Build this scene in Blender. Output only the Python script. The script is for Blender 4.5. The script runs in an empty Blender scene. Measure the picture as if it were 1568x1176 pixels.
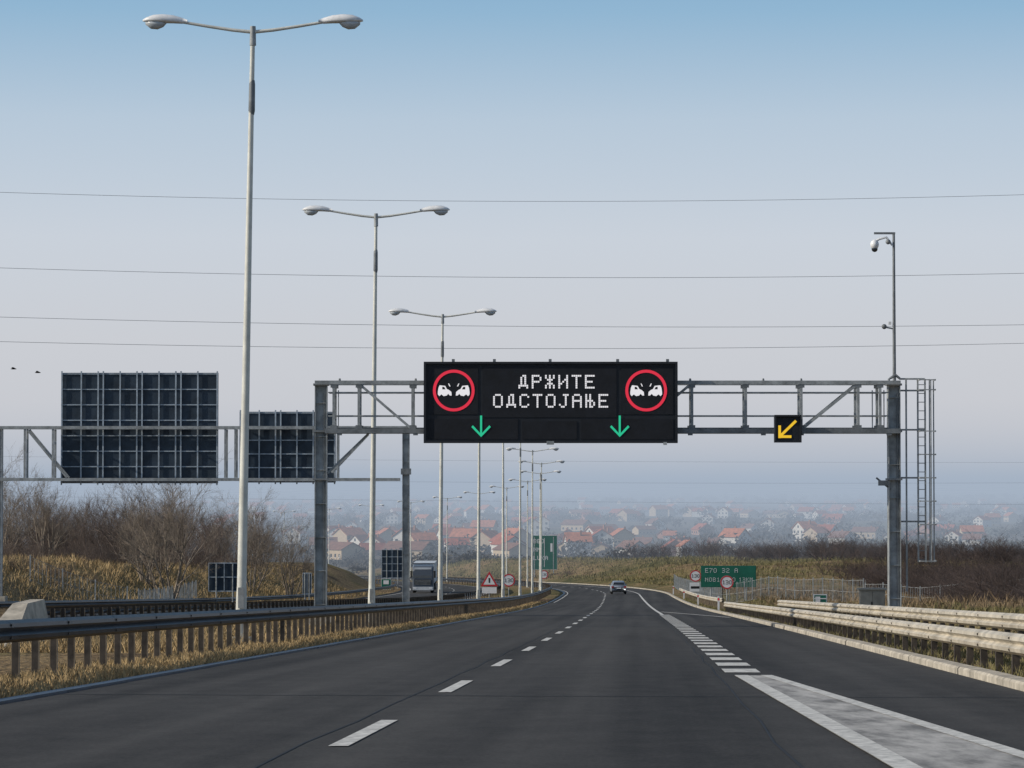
import bpy, math, random
import numpy as np
from mathutils import Vector
R = random.Random(7)
scene = bpy.context.scene
COL = scene.collection

# ------------------------------------------------------------------ materials
def mat(name, col, rough=0.7, metal=0.0, var=0.0, scale=5.0, emit=None, estr=1.0, spec=0.4, bump=0.0, stretch=None):
    m = bpy.data.materials.new(name); m.use_nodes = True
    nt = m.node_tree; b = nt.nodes['Principled BSDF']
    b.inputs['Roughness'].default_value = rough
    b.inputs['Metallic'].default_value = metal
    b.inputs['Specular IOR Level'].default_value = spec
    b.inputs['Base Color'].default_value = (*col, 1)
    if var > 0:
        g = nt.nodes.new('ShaderNodeNewGeometry')
        n = nt.nodes.new('ShaderNodeTexNoise'); n.inputs['Scale'].default_value = scale
        n.inputs['Detail'].default_value = 6; n.inputs['Roughness'].default_value = 0.65
        src = g.outputs['Position']
        if stretch:
            mp = nt.nodes.new('ShaderNodeMapping'); mp.inputs['Scale'].default_value = stretch
            nt.links.new(src, mp.inputs['Vector']); src = mp.outputs['Vector']
        nt.links.new(src, n.inputs['Vector'])
        r = nt.nodes.new('ShaderNodeValToRGB')
        r.color_ramp.elements[0].position = 0.35; r.color_ramp.elements[1].position = 0.65
        r.color_ramp.elements[0].color = (*[max(0, c*(1-var)) for c in col], 1)
        r.color_ramp.elements[1].color = (*[min(1, c*(1+var)) for c in col], 1)
        nt.links.new(n.outputs['Fac'], r.inputs['Fac'])
        nt.links.new(r.outputs['Color'], b.inputs['Base Color'])
        if bump > 0:
            bp = nt.nodes.new('ShaderNodeBump'); bp.inputs['Strength'].default_value = bump
            bp.inputs['Distance'].default_value = 0.02
            nt.links.new(n.outputs['Fac'], bp.inputs['Height']); nt.links.new(bp.outputs['Normal'], b.inputs['Normal'])
    if emit:
        b.inputs['Emission Color'].default_value = (*emit, 1)
        b.inputs['Emission Strength'].default_value = estr
    return m

M = {}
M['galv'] = mat('galvanised_steel', (0.31, 0.33, 0.335), 0.55, 0.1, 0.32, 3)
M['galvd'] = mat('grey_steel', (0.18, 0.195, 0.205), 0.55, 0.1, 0.3, 3)
M['pole'] = mat('pole_paint', (0.64, 0.64, 0.58), 0.45, 0.1, 0.14, 2)
M['lampw'] = mat('lamp_housing', (0.75, 0.76, 0.76), 0.35, 0.0, 0.1, 4)
M['glass'] = mat('lamp_glass', (0.46, 0.50, 0.53), 0.12, 0.0, spec=0.8)
M['vms'] = mat('sign_case_black', (0.014, 0.017, 0.023), 0.6, 0, 0.2, 2)
M['vmsp'] = mat('sign_face_black', (0.009, 0.011, 0.016), 0.7, 0, 0.3, 3)
M['ledw'] = mat('led_white', (0.3, 0.3, 0.3), 0.6, emit=(0.83, 0.81, 0.84), estr=0.78)
M['ledr'] = mat('led_red', (0.2, 0.01, 0.02), 0.6, emit=(0.78, 0.03, 0.065), estr=0.78)
M['ledg'] = mat('led_green', (0.01, 0.2, 0.1), 0.6, emit=(0.02, 0.52, 0.28), estr=0.8)
M['ledy'] = mat('led_yellow', (0.3, 0.2, 0.01), 0.6, emit=(0.9, 0.55, 0.03), estr=0.85)
M['backp'] = mat('sign_back_panel', (0.026, 0.042, 0.062), 0.55, 0.1, 0.3, 1.5)
M['rib'] = mat('sign_rib', (0.36, 0.42, 0.48), 0.5, 0.0, 0.2, 3)
M['green'] = mat('sign_green', (0.012, 0.13, 0.085), 0.45, 0, 0.15, 1)
M['white'] = mat('sign_white', (0.75, 0.75, 0.75), 0.5, 0, 0.05, 3)
M['red'] = mat('sign_red', (0.55, 0.03, 0.04), 0.5)
M['black'] = mat('black', (0.015, 0.015, 0.016), 0.6)
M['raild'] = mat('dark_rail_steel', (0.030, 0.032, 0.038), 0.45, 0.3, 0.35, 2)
M['postt'] = mat('sunlit_post_steel', (0.27, 0.21, 0.14), 0.6, 0.1, 0.4, 4)  # sunlit tan of the post sides put into the colour
M['postd'] = mat('shaded_post_steel', (0.075, 0.062, 0.05), 0.6, 0.1, 0.45, 4)  # darker copy of the post steel, shade of the front faces painted in
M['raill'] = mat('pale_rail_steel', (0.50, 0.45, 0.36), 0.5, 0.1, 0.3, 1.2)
M['conc'] = mat('concrete', (0.42, 0.38, 0.31), 0.9, 0, 0.35, 2.5, bump=0.3)
M['gutter'] = mat('gutter_concrete', (0.04, 0.06, 0.09), 0.5, 0, 0.35, 2)
M['paint'] = mat('road_paint', (0.56, 0.55, 0.51), 0.7, 0, 0.35, 9)
M['paintw'] = mat('worn_road_paint', (0.33, 0.32, 0.30), 0.8, 0, 0.5, 2.2, stretch=(1.5, .35, 1))
M['seam'] = mat('bitumen_seam', (0.010, 0.010, 0.011), 0.7)
M['tyre'] = mat('tyre', (0.02, 0.02, 0.02), 0.8)
M['silver'] = mat('car_paint_silver', (0.36, 0.41, 0.47), 0.3, 0.5)
M['winglass'] = mat('window_glass', (0.02, 0.025, 0.03), 0.08, 0, spec=0.9)
M['tlight'] = mat('tail_light', (0.35, 0.02, 0.02), 0.3)
M['truckc'] = mat('truck_cab_paint', (0.10, 0.12, 0.15), 0.35)
M['trailer'] = mat('trailer_panel', (0.55, 0.58, 0.6), 0.5, 0, 0.1, 1)
M['wire'] = mat('power_cable', (0.25, 0.27, 0.29), 0.5)
M['cab'] = mat('cabinet_paint', (0.34, 0.32, 0.27), 0.6, 0, 0.15, 3)
M['bark'] = mat('bare_bark', (0.235, 0.195, 0.155), 0.9, 0, 0.4, 1.5)
M['bark2'] = mat('bare_scrub', (0.14, 0.108, 0.09), 0.9, 0, 0.5, 0.25)
M['bark3'] = mat('dark_scrub', (0.075, 0.056, 0.050), 0.9, 0, 0.6, 0.15)
M['ftree'] = mat('far_tree_foliage', (0.050, 0.046, 0.038), 0.95, 0, 0.6, 0.05)
M['straw'] = mat('dry_grass_blades', (0.38, 0.275, 0.14), 0.9, 0, 0.5, 1.5)
M['gblade'] = mat('olive_grass_blades', (0.17, 0.15, 0.065), 0.9, 0, 0.5, 1)
M['bblade'] = mat('brown_grass_blades', (0.20, 0.145, 0.085), 0.9, 0, 0.55, .6)
M['wallA'] = mat('render_white', (0.6, 0.58, 0.54), 0.9, 0, 0.1, 1)
M['wallB'] = mat('render_ochre', (0.48, 0.38, 0.26), 0.9, 0, 0.1, 1)
M['wallC'] = mat('brick_wall', (0.34, 0.17, 0.11), 0.9, 0, 0.2, 1)
M['roofA'] = mat('roof_tile_red', (0.34, 0.095, 0.05), 0.85, 0, 0.25, 0.7)
M['roofB'] = mat('roof_tile_brown', (0.20, 0.10, 0.07), 0.85, 0, 0.25, 0.7)
M['roofC'] = mat('roof_tile_orange', (0.44, 0.16, 0.08), 0.85, 0, 0.25, 0.7)

def asphalt_mat():
    m = bpy.data.materials.new('asphalt'); m.use_nodes = True
    nt = m.node_tree; N = nt.nodes; L = nt.links; b = N['Principled BSDF']
    g = N.new('ShaderNodeNewGeometry')
    # road-aligned coordinates: follow the slight heading of the carriageway
    mp0 = N.new('ShaderNodeMapping'); mp0.inputs['Rotation'].default_value = (0, 0, 0.044)
    L.new(g.outputs['Position'], mp0.inputs['Vector'])
    def noise(sc, st=None, det=5):
        n = N.new('ShaderNodeTexNoise'); n.inputs['Scale'].default_value = sc; n.inputs['Detail'].default_value = det
        mp = N.new('ShaderNodeMapping'); mp.inputs['Scale'].default_value = st or (1, 1, 1)
        L.new(mp0.outputs['Vector'], mp.inputs['Vector']); L.new(mp.outputs['Vector'], n.inputs['Vector'])
        return n
    n1 = noise(1.0, (1.1, 0.010, 0.0), 4); n2 = noise(24, (1, .5, 1), 8); n3 = noise(0.3, (1, 0.12, 1), 6); n4 = noise(2.5, (1, .5, 1), 8)
    n2.inputs['Roughness'].default_value = .8
    def mm(op, a, bb):
        x = N.new('ShaderNodeMath'); x.operation = op
        for i, v in enumerate((a, bb)):
            if isinstance(v, (int, float)): x.inputs[i].default_value = v
            else: L.new(v, x.inputs[i])
        return x.outputs[0]
    s = mm('ADD', mm('ADD', mm('MULTIPLY', n1.outputs['Fac'], 0.32), mm('MULTIPLY', n4.outputs['Fac'], 0.13)), mm('ADD', mm('MULTIPLY', n2.outputs['Fac'], 0.33), mm('MULTIPLY', n3.outputs['Fac'], 0.22)))
    r = N.new('ShaderNodeValToRGB'); r.color_ramp.elements[0].position = 0.40; r.color_ramp.elements[1].position = 0.60
    r.color_ramp.elements[0].color = (0.025, 0.0245, 0.024, 1); r.color_ramp.elements[1].color = (0.083, 0.080, 0.076, 1)
    L.new(s, r.inputs['Fac']); L.new(r.outputs['Color'], b.inputs['Base Color'])
    b.inputs['Roughness'].default_value = 0.88; b.inputs['Specular IOR Level'].default_value = 0.15
    bp = N.new('ShaderNodeBump'); bp.inputs['Strength'].default_value = 0.4; bp.inputs['Distance'].default_value = 0.01
    L.new(n2.outputs['Fac'], bp.inputs['Height']); L.new(bp.outputs['Normal'], b.inputs['Normal'])
    return m
M['asphalt'] = asphalt_mat()

def ground_mat():
    m = bpy.data.materials.new('dry_grass_ground'); m.use_nodes = True
    nt = m.node_tree; N = nt.nodes; L = nt.links; b = N['Principled BSDF']
    g = N.new('ShaderNodeNewGeometry')
    def noise(sc, st=None, det=6):
        n = N.new('ShaderNodeTexNoise'); n.inputs['Scale'].default_value = sc; n.inputs['Detail'].default_value = det
        mp = N.new('ShaderNodeMapping'); mp.inputs['Scale'].default_value = st or (1, 1, 1)
        L.new(g.outputs['Position'], mp.inputs['Vector']); L.new(mp.outputs['Vector'], n.inputs['Vector']); return n
    big = noise(0.04, (1, .5, 1)); mid = noise(0.35, (1, .4, 1)); fine = noise(5, (1, .5, 1), 8)
    far = noise(0.007, (1, 0.35, 1), 5)
    r = N.new('ShaderNodeValToRGB'); cr = r.color_ramp
    cr.elements[0].position = 0.36; cr.elements[0].color = (0.09, 0.06, 0.035, 1)
    cr.elements[1].position = 0.66; cr.elements[1].color = (0.095, 0.095, 0.038, 1)
    e = cr.elements.new(0.46); e.color = (0.31, 0.22, 0.115, 1)
    e = cr.elements.new(0.55); e.color = (0.18, 0.15, 0.065, 1)
    a = N.new('ShaderNodeMath'); a.operation = 'MULTIPLY'; a.inputs[1].default_value = 0.6; L.new(big.outputs['Fac'], a.inputs[0])
    a2 = N.new('ShaderNodeMath'); a2.operation = 'MULTIPLY_ADD'; a2.inputs[1].default_value = 0.4
    L.new(mid.outputs['Fac'], a2.inputs[0]); L.new(a.outputs[0], a2.inputs[2]); L.new(a2.outputs[0], r.inputs['Fac'])
    mx = N.new('ShaderNodeMix'); mx.data_type = 'RGBA'; mx.blend_type = 'MULTIPLY'; mx.inputs[0].default_value = 1
    r2 = N.new('ShaderNodeValToRGB'); r2.color_ramp.elements[0].position = 0.35; r2.color_ramp.elements[1].position = 0.65
    r2.color_ramp.elements[0].color = (0.4, 0.4, 0.4, 1); r2.color_ramp.elements[1].color = (1.15, 1.15, 1.15, 1)
    L.new(fine.outputs['Fac'], r2.inputs['Fac'])
    L.new(r.outputs['Color'], mx.inputs[6]); L.new(r2.outputs['Color'], mx.inputs[7])
    rf = N.new('ShaderNodeValToRGB'); cf = rf.color_ramp
    cf.elements[0].position = 0.38; cf.elements[0].color = (0.045, 0.042, 0.033, 1)
    cf.elements[1].position = 0.64; cf.elements[1].color = (0.10, 0.11, 0.055, 1)
    e = cf.elements.new(0.5); e.color = (0.13, 0.105, 0.07, 1)
    L.new(far.outputs['Fac'], rf.inputs['Fac'])
    sp = N.new('ShaderNodeSeparateXYZ'); L.new(g.outputs['Position'], sp.inputs[0])
    mr = N.new('ShaderNodeMapRange'); mr.inputs[1].default_value = 650; mr.inputs[2].default_value = 900; L.new(sp.outputs['Y'], mr.inputs[0])
    m2 = N.new('ShaderNodeMix'); m2.data_type = 'RGBA'; L.new(mr.outputs[0], m2.inputs[0]); L.new(mx.outputs[2], m2.inputs[6]); L.new(rf.outputs['Color'], m2.inputs[7])
    L.new(m2.outputs[2], b.inputs['Base Color'])
    b.inputs['Roughness'].default_value = 0.95; b.inputs['Specular IOR Level'].default_value = 0.1
    bp = N.new('ShaderNodeBump'); bp.inputs['Strength'].default_value = 0.8; bp.inputs['Distance'].default_value = 0.2
    L.new(fine.outputs['Fac'], bp.inputs['Height']); L.new(bp.outputs['Normal'], b.inputs['Normal'])
    return m
M['ground'] = ground_mat()

# ------------------------------------------------------------------ mesh builder
class MB:
    def __init__(s): s.v = []; s.f = []; s.m = []; s.sm = []; s.mats = []
    def mi(s, k):
        if k not in s.mats: s.mats.append(k)
        return s.mats.index(k)
    def add(s, vs, fs, k, smooth=False):
        o = len(s.v); i = s.mi(k); s.v.extend([tuple(p) for p in vs])
        for f in fs: s.f.append([o+a for a in f]); s.m.append(i); s.sm.append(smooth)
    def quad(s, a, b, c, d, k): s.add([a, b, c, d], [(0, 1, 2, 3)], k)
    def box(s, x0, x1, y0, y1, z0, z1, k):
        s.add([(x0,y0,z0),(x1,y0,z0),(x1,y1,z0),(x0,y1,z0),(x0,y0,z1),(x1,y0,z1),(x1,y1,z1),(x0,y1,z1)],
              [(0,3,2,1),(4,5,6,7),(0,1,5,4),(1,2,6,5),(2,3,7,6),(3,0,4,7)], k)
    def cbox(s, x, y, z, w, d, h, k): s.box(x-w/2, x+w/2, y-d/2, y+d/2, z-h/2, z+h/2, k)
    def beam(s, p0, p1, w, h, k):
        p0 = Vector(p0); p1 = Vector(p1); a = (p1-p0).normalized()
        up = Vector((0, 1, 0)) if abs(a.y) < 0.9 else Vector((0, 0, 1))
        u = a.cross(up).normalized(); v = a.cross(u).normalized()
        vs = []
        for p in (p0, p1):
            for (i, j) in ((-1,-1),(1,-1),(1,1),(-1,1)): vs.append(p+u*(i*w/2)+v*(j*h/2))
        s.add(vs, [(0,3,2,1),(4,5,6,7),(0,1,5,4),(1,2,6,5),(2,3,7,6),(3,0,4,7)], k)
    def tube(s, pts, rs, k, n=10, cap=True):
        pts = [Vector(p) for p in pts]; vs = []; fs = []
        for i, p in enumerate(pts):
            a = (pts[min(i+1, len(pts)-1)]-pts[max(i-1, 0)]).normalized()
            up = Vector((0, 1, 0)) if abs(a.y) < 0.9 else Vector((0, 0, 1))
            u = a.cross(up).normalized(); v = a.cross(u).normalized()
            for j in range(n):
                t = 2*math.pi*j/n; vs.append(p+(u*math.cos(t)+v*math.sin(t))*rs[i])
        for i in range(len(pts)-1):
            for j in range(n): fs.append((i*n+j, i*n+(j+1) % n, (i+1)*n+(j+1) % n, (i+1)*n+j))
        s.add(vs, fs, k, True)
        if cap: s.add(vs[:n], [tuple(range(n))], k); s.add(vs[-n:], [tuple(range(n))], k)
    def loft(s, secs, k, smooth=True):
        n = len(secs[0]); vs = [p for q in secs for p in q]; fs = []
        for i in range(len(secs)-1):
            for j in range(n): fs.append((i*n+j, i*n+(j+1) % n, (i+1)*n+(j+1) % n, (i+1)*n+j))
        fs.append(tuple(range(n))); fs.append(tuple(len(vs)-n+j for j in range(n)))
        s.add(vs, fs, k, smooth)
    def disc(s, x, y, z, r, k, n=28, r2=None):
        if r2 is None:
            s.add([(x+r*math.cos(2*math.pi*i/n), y, z+r*math.sin(2*math.pi*i/n)) for i in range(n)], [tuple(range(n))], k)
        else:
            vs = []
            for i in range(n):
                t = 2*math.pi*i/n; vs += [(x+r*math.cos(t), y, z+r*math.sin(t)), (x+r2*math.cos(t), y, z+r2*math.sin(t))]
            s.add(vs, [(2*i, 2*((i+1) % n), 2*((i+1) % n)+1, 2*i+1) for i in range(n)], k)
    def poly(s, pts, y, k): s.add([(p[0], y, p[1]) for p in pts], [tuple(range(len(pts)))], k)
    def obj(s, name, loc=None):
        me = bpy.data.meshes.new(name); me.from_pydata(s.v, [], s.f)
        for k in s.mats: me.materials.append(M[k])
        me.polygons.foreach_set('material_index', s.m); me.polygons.foreach_set('use_smooth', s.sm); me.update()
        o = bpy.data.objects.new(name, me); COL.objects.link(o)
        if loc: o.location = loc
        return o

def np_obj(name, V, F, k):
    me = bpy.data.meshes.new(name)
    me.vertices.add(len(V)); me.vertices.foreach_set('co', V.astype(np.float32).ravel())
    nf, c = F.shape
    me.loops.add(nf*c); me.loops.foreach_set('vertex_index', F.astype(np.int32).ravel())
    me.polygons.add(nf); me.polygons.foreach_set('loop_start', np.arange(0, nf*c, c, dtype=np.int32))
    me.polygons.foreach_set('loop_total', np.full(nf, c, dtype=np.int32))
    me.materials.append(M[k]); me.update(calc_edges=True)
    o = bpy.data.objects.new(name, me); COL.objects.link(o); return o

# ------------------------------------------------------------------ road alignment
STN = np.concatenate([np.arange(-40, 764, 4.0), 764*1.035**np.arange(0, 100)])
STN = STN[STN < 22000]
_y = np.arange(-60, 1001, 1.0)
_sz = np.interp(_y, [180, 320, 700, 900], [-.0356, -.025, -.025, 0])
_sx = np.interp(_y, [0, 60, 110, 260, 330], [.0465, .043, .040, .036, .034]) - np.clip(_y-330, 0, 430)/900.0
_sx = _sx*np.interp(_y, [760, 900], [1, 0])
_z = np.cumsum(_sz); _z += -1.25-np.interp(0, _y, _z)
_x = np.cumsum(_sx); _x += -2.45-np.interp(0, _y, _x)
XS = np.interp(STN, _y, _x); ZS = np.interp(STN, _y, _z)
XL = lambda y: float(np.interp(y, STN, XS))
ZR = lambda y: float(np.interp(y, STN, ZS))
def sm(t): t = np.clip(t, 0, 1); return t*t*(3-2*t)
def GZ(y, off):
    y = np.asarray(y, float); off = np.asarray(off, float); x = np.interp(y, STN, XS)+off
    z = np.interp(y, STN, ZS)
    fade = 1-sm((y-620)/220)
    out = np.maximum(sm((-off-27)/6), sm((off-9.5)/5))
    z = z+sm((-off-26.5)/10)*3.2*fade
    z = z+sm((off-9.6)/3.5)*0.5*fade
    z = z+3.4*sm((off-13)/20)*sm((y-380)/140)*(1-sm((y-650)/120))*(1-0.6*sm((off-60)/60))
    z = z+out*(0.3*np.sin(x*0.21+y*0.05)*np.sin(y*0.083+1.3)+0.14*np.sin(x*0.6+2)*np.sin(y*0.31)+0.35*sm((y-350)/100)*np.sin(x*0.09+1)*np.sin(y*.04))
    farw = sm((y-900)/600)
    z = z+farw*(1.8*np.sin(x*0.006+1)*np.sin(y*0.004)+0.8*np.sin(x*0.017+y*0.009))
    # the land climbs gently behind the town
    z = z+5*sm((y-1900)/2600)*(0.7+0.3*np.sin(x*0.002))
    hill = sm((y-4500)/4500)
    z = z+hill*(24+7*np.sin(x*0.0011+0.5)+4.0*np.sin(x*0.0031)+1.2*np.sin(x*0.011))
    return z
def gz(x, y): return float(GZ(y, x-XL(y)))

offs = np.concatenate([-(32*1.1**np.arange(0, 64))[::-1], np.arange(-30, 32, 1.0), 32*1.1**np.arange(0, 64)])
offs = offs[(offs > -13000) & (offs < 13000)]
YY, OO = np.meshgrid(STN, offs, indexing='ij')
XX = np.interp(YY, STN, XS)+OO
V = np.stack([XX, YY, GZ(YY, OO)], -1).reshape(-1, 3)
ny, no = YY.shape; I = np.arange(ny*no).reshape(ny, no)
F = np.stack([I[:-1, :-1], I[:-1, 1:], I[1:, 1:], I[1:, :-1]], -1).reshape(-1, 4)
g = np_obj('ground', V, F, 'ground'); g.data.polygons.foreach_set('use_smooth', [True]*len(F))

def strip(mb, o0, o1, y0, y1, dz, k):
    ys = [y0]+[float(s) for s in STN if y0 < s < y1]+[y1]
    f0 = o0 if callable(o0) else (lambda y: o0); f1 = o1 if callable(o1) else (lambda y: o1)
    vs = []
    for y in ys:
        vs += [(XL(y)+f0(y), y, ZR(y)+dz), (XL(y)+f1(y), y, ZR(y)+dz)]
    mb.add(vs, [(2*i, 2*i+1, 2*i+3, 2*i+2) for i in range(len(ys)-1)], k)

rd = MB(); strip(rd, -4.6, 7.1, -30, 760, 0.02, 'asphalt'); rd.obj('road')
rd = MB(); strip(rd, -25.2, -13.2, -30, 760, 0.02, 'asphalt'); rd.obj('road')
mk = MB()
for i in range(-2, 56):
    y = 23.4+12.45*i; strip(mk, -0.08, 0.08, y, y+4.7, 0.028, 'paint')
    strip(mk, -18.3, -18.14, y, y+4.7, 0.028, 'paint')
lo = lambda y: 3.75+(43-y)*0.018; ro = lambda y: 4.3+(43-y)*0.05
strip(mk, lo, ro, 5, 43, 0.028, 'paintw')
strip(mk, lo, lambda y: lo(y)+0.2, 5, 43, 0.033, 'paint'); strip(mk, lambda y: ro(y)-0.17, ro, 5, 43, 0.033, 'paint')
for i in range(28): strip(mk, 3.66, 4.2, 44.6+4*i, 46.7+4*i, 0.028, 'paint')
strip(mk, 3.75, 3.93, 155, 700, 0.028, 'paint')
tp = lambda y: 6.7-(y-138)*2.75/38
strip(mk, tp, lambda y: tp(y)+0.18, 138, 176, 0.034, 'paint')
strip(mk, -4.35, -4.25, 260, 640, 0.028, 'paint')
strip(mk, -24.0, -23.85, -30, 700, 0.028, 'paint'); strip(mk, -13.8, -13.65, -30, 700, 0.028, 'paint')
mk.obj('road_markings')
sj = MB()
for y, w in ((35.2, .075), (62, .05), (108, .14), (144, .16), (84, .07)):
    a = XL(y)-4.55; b = XL(y)+7.0; n = 12
    for i in range(n):
        x0 = a+(b-a)*i/n; x1 = a+(b-a)*(i+1)/n
        e0 = -0.1*i+0.05*math.sin(i*1.7); e1 = -0.1*(i+1)+0.05*math.sin((i+1)*1.7)
        za = ZR(y+e0)+0.024; zb = ZR(y+e1)+0.024
        sj.quad((x0, y+e0, za), (x1, y+e1, zb), (x1, y+e1+w, ZR(y+e1+w)+0.024), (x0, y+e0+w, ZR(y+e0+w)+0.024), 'seam')
for o in (-0.32, 3.5):
    strip(sj, lambda y, o=o: o+.03*math.sin(y*.7), lambda y, o=o: o+.022+.03*math.sin(y*.7), 14, 140, 0.0235, 'seam')
sj.obj('road_joints')

# kerbs
def kerb(name, o, w, h, y0, y1, step, gap, k):
    mb = MB(); y = y0
    while y < y1:
        e = y+step-gap; vs = []; j = R.uniform(-.015, .015)
        for q in (y, e):
            xx = XL(q)+j; zz = ZR(q)
            vs += [(xx+o, q, zz-.05), (xx+o+w, q, zz-.05), (xx+o+w, q, zz+h), (xx+o+0.03, q, zz+h), (xx+o, q, zz+h-0.03)]
        mb.add(vs, [(0,1,2,3,4),(5,9,8,7,6),(0,5,6,1),(1,6,7,2),(2,7,8,3),(3,8,9,4),(4,9,5,0)], k); y += step
    return mb.obj(name)
kerb('kerb', 7.12, 0.28, 0.13, 12, 560, 4.0, 0.05, 'conc')
kerb('kerb', -4.84, 0.22, 0.05, 12, 560, 4.0, 0.0, 'gutter')

# guard rails
WP = [(0, 0), (.07, -.045), (.08, -.10), (.01, -.155), (.08, -.21), (.07, -.265), (0, -.31)]
def rail(name, off, y0, y1, h, side, krail, kpost, sp=1.33, kface=None):
    mb = MB(); ys = [y0]+[float(s) for s in STN if y0 < s < y1]+[y1]; vs = []
    kface = kface or kpost
    for y in ys:
        zz = ZR(y)+h
        for (a, b) in WP: vs.append((XL(y)+off+side*(a+0.06), y, zz+b))
        for (a, b) in WP[::-1]: vs.append((XL(y)+off+side*(a+0.055), y, zz+b+.002))
    n = 14; fs = []
    for i in range(len(ys)-1):
        for j in range(n): fs.append((i*n+j, i*n+(j+1) % n, (i+1)*n+(j+1) % n, (i+1)*n+j))
    mb.add(vs, fs, krail)
    y = y0+2
    while y < min(y1, 120):
        x = XL(y)+off; z = ZR(y)+h
        for bz in (-.07, -.24): mb.cbox(x+side*.145, y, z+bz, .012, .05, .03, kface)
        mb.add([(XL(y+q)+off+side*(a+0.064), y+q, ZR(y+q)+h+b) for q in (0, .25) for (a, b) in WP], [(j, j+1, 8+j, 7+j) for j in range(6)], krail); y += 4
    y = y0+0.3
    while y < y1:
        x = XL(y)+off; zb = ZR(y)-0.1; zt = zb+h+.06
        mb.box(x-0.045, x+0.045, y, y+0.01, zb, zt, kface)
        mb.box(x-0.055, x-0.045, y-0.001, y+0.07, zb, zt, kpost)
        mb.box(x+0.045, x+0.055, y-0.001, y+0.07, zb, zt, kpost)
        mb.box(min(x+side*.056, x+side*.07), max(x+side*.056, x+side*.07), y+0.01, y+.08, zb+h-.15, zb+h-.02, kpost)
        y += sp if y < 260 else sp*3
    return mb.obj(name)
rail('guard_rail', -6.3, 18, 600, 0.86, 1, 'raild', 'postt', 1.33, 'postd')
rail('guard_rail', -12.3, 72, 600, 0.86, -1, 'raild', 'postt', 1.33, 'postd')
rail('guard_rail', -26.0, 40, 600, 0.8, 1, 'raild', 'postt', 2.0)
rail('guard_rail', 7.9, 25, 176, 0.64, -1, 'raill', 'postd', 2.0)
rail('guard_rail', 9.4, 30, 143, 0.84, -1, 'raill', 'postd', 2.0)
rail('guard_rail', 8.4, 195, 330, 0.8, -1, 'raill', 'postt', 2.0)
mb = MB(); x = XL(69)-12.3; z = ZR(69)
mb.add([(x-.45,66,z),(x+.45,66,z),(x+.45,72,z),(x-.45,72,z),(x-.1,69.5,z+.95),(x+.25,69.5,z+.95),(x+.25,72,z+.95),(x-.1,72,z+.95)],
       [(0,3,2,1),(4,5,6,7),(0,1,5,4),(1,2,6,5),(2,3,7,6),(3,0,4,7)], 'conc'); mb.obj('barrier_terminal')

# ------------------------------------------------------------------ street lamps
def street_lamp(x, y, H=15.0, lean=0.012):
    mb = MB(); z0 = gz(x, y)-0.1
    mb.cbox(0, 0, .12, .5, .5, .25, 'conc')
    pts = [(lean*t*H, 0, t*H) for t in (0, .08, .1, .5, .999)]
    mb.tube(pts, [.135, .13, .115, .09, .055], 'pole', 12)
    tx = lean*H
    mb.tube([(tx, 0, H-.35), (tx, 0, H+.12)], [.08, .07], 'galv', 10)
    mb.tube([(tx*.9, 0, H-2.05), (tx*.91, 0, H-1.95), (tx*.94, 0, H-1.3), (tx*.95, 0, H-1.2)], [.062, .08, .075, .06], 'galvd', 8)
    mb.cbox(0.02, -.14, 1.2, .14, .02, .5, 'galv')
    for s in (-1, 1):
        ap = [(tx, 0, H-.02), (tx+s*.5, 0, H+.03), (tx+s*1.1, 0, H+.12), (tx+s*1.7, 0, H+.22)]
        mb.tube(ap, [.045, .042, .038, .035], 'pole', 8)
        secs = []
        for t, w, up, dn in ((-.05,.04,.04,.04),(.08,.08,.09,.06),(.3,.15,.15,.05),(.55,.19,.17,.05),(.78,.19,.15,.05),(.95,.13,.08,.04),(1.04,.04,.02,.02)):
            xx = tx+s*(1.65+t); zz = H+.24+t*.02; q = []
            for j in range(12):
                a = 2*math.pi*j/12; c, d = math.cos(a), math.sin(a)
                q.append((xx, c*w, zz+(d*up if d > 0 else d*dn)))
            secs.append(q)
        mb.loft(secs, 'lampw')
        secs = []
        for t, w, dn in ((.46,.03,.02),(.54,.12,.11),(.68,.15,.17),(.84,.14,.16),(.97,.05,.06)):
            xx = tx+s*(1.65+t); zz = H+.20+t*.02; q = []
            for j in range(10):
                a = math.pi+math.pi*j/9; q.append((xx, math.cos(a)*w, zz+math.sin(a)*dn))
            secs.append(q)
        mb.loft(secs, 'glass')
    return mb.obj('street_lamp', (x, y, z0))
for i, y in enumerate([71.4, 107, 146] + [184+38*k for k in range(14)]):
    street_lamp(XL(y)-7.3, y, 15.0, [0.017, 0.010, 0.008][i] if i < 3 else R.uniform(-.002, .006))

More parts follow.
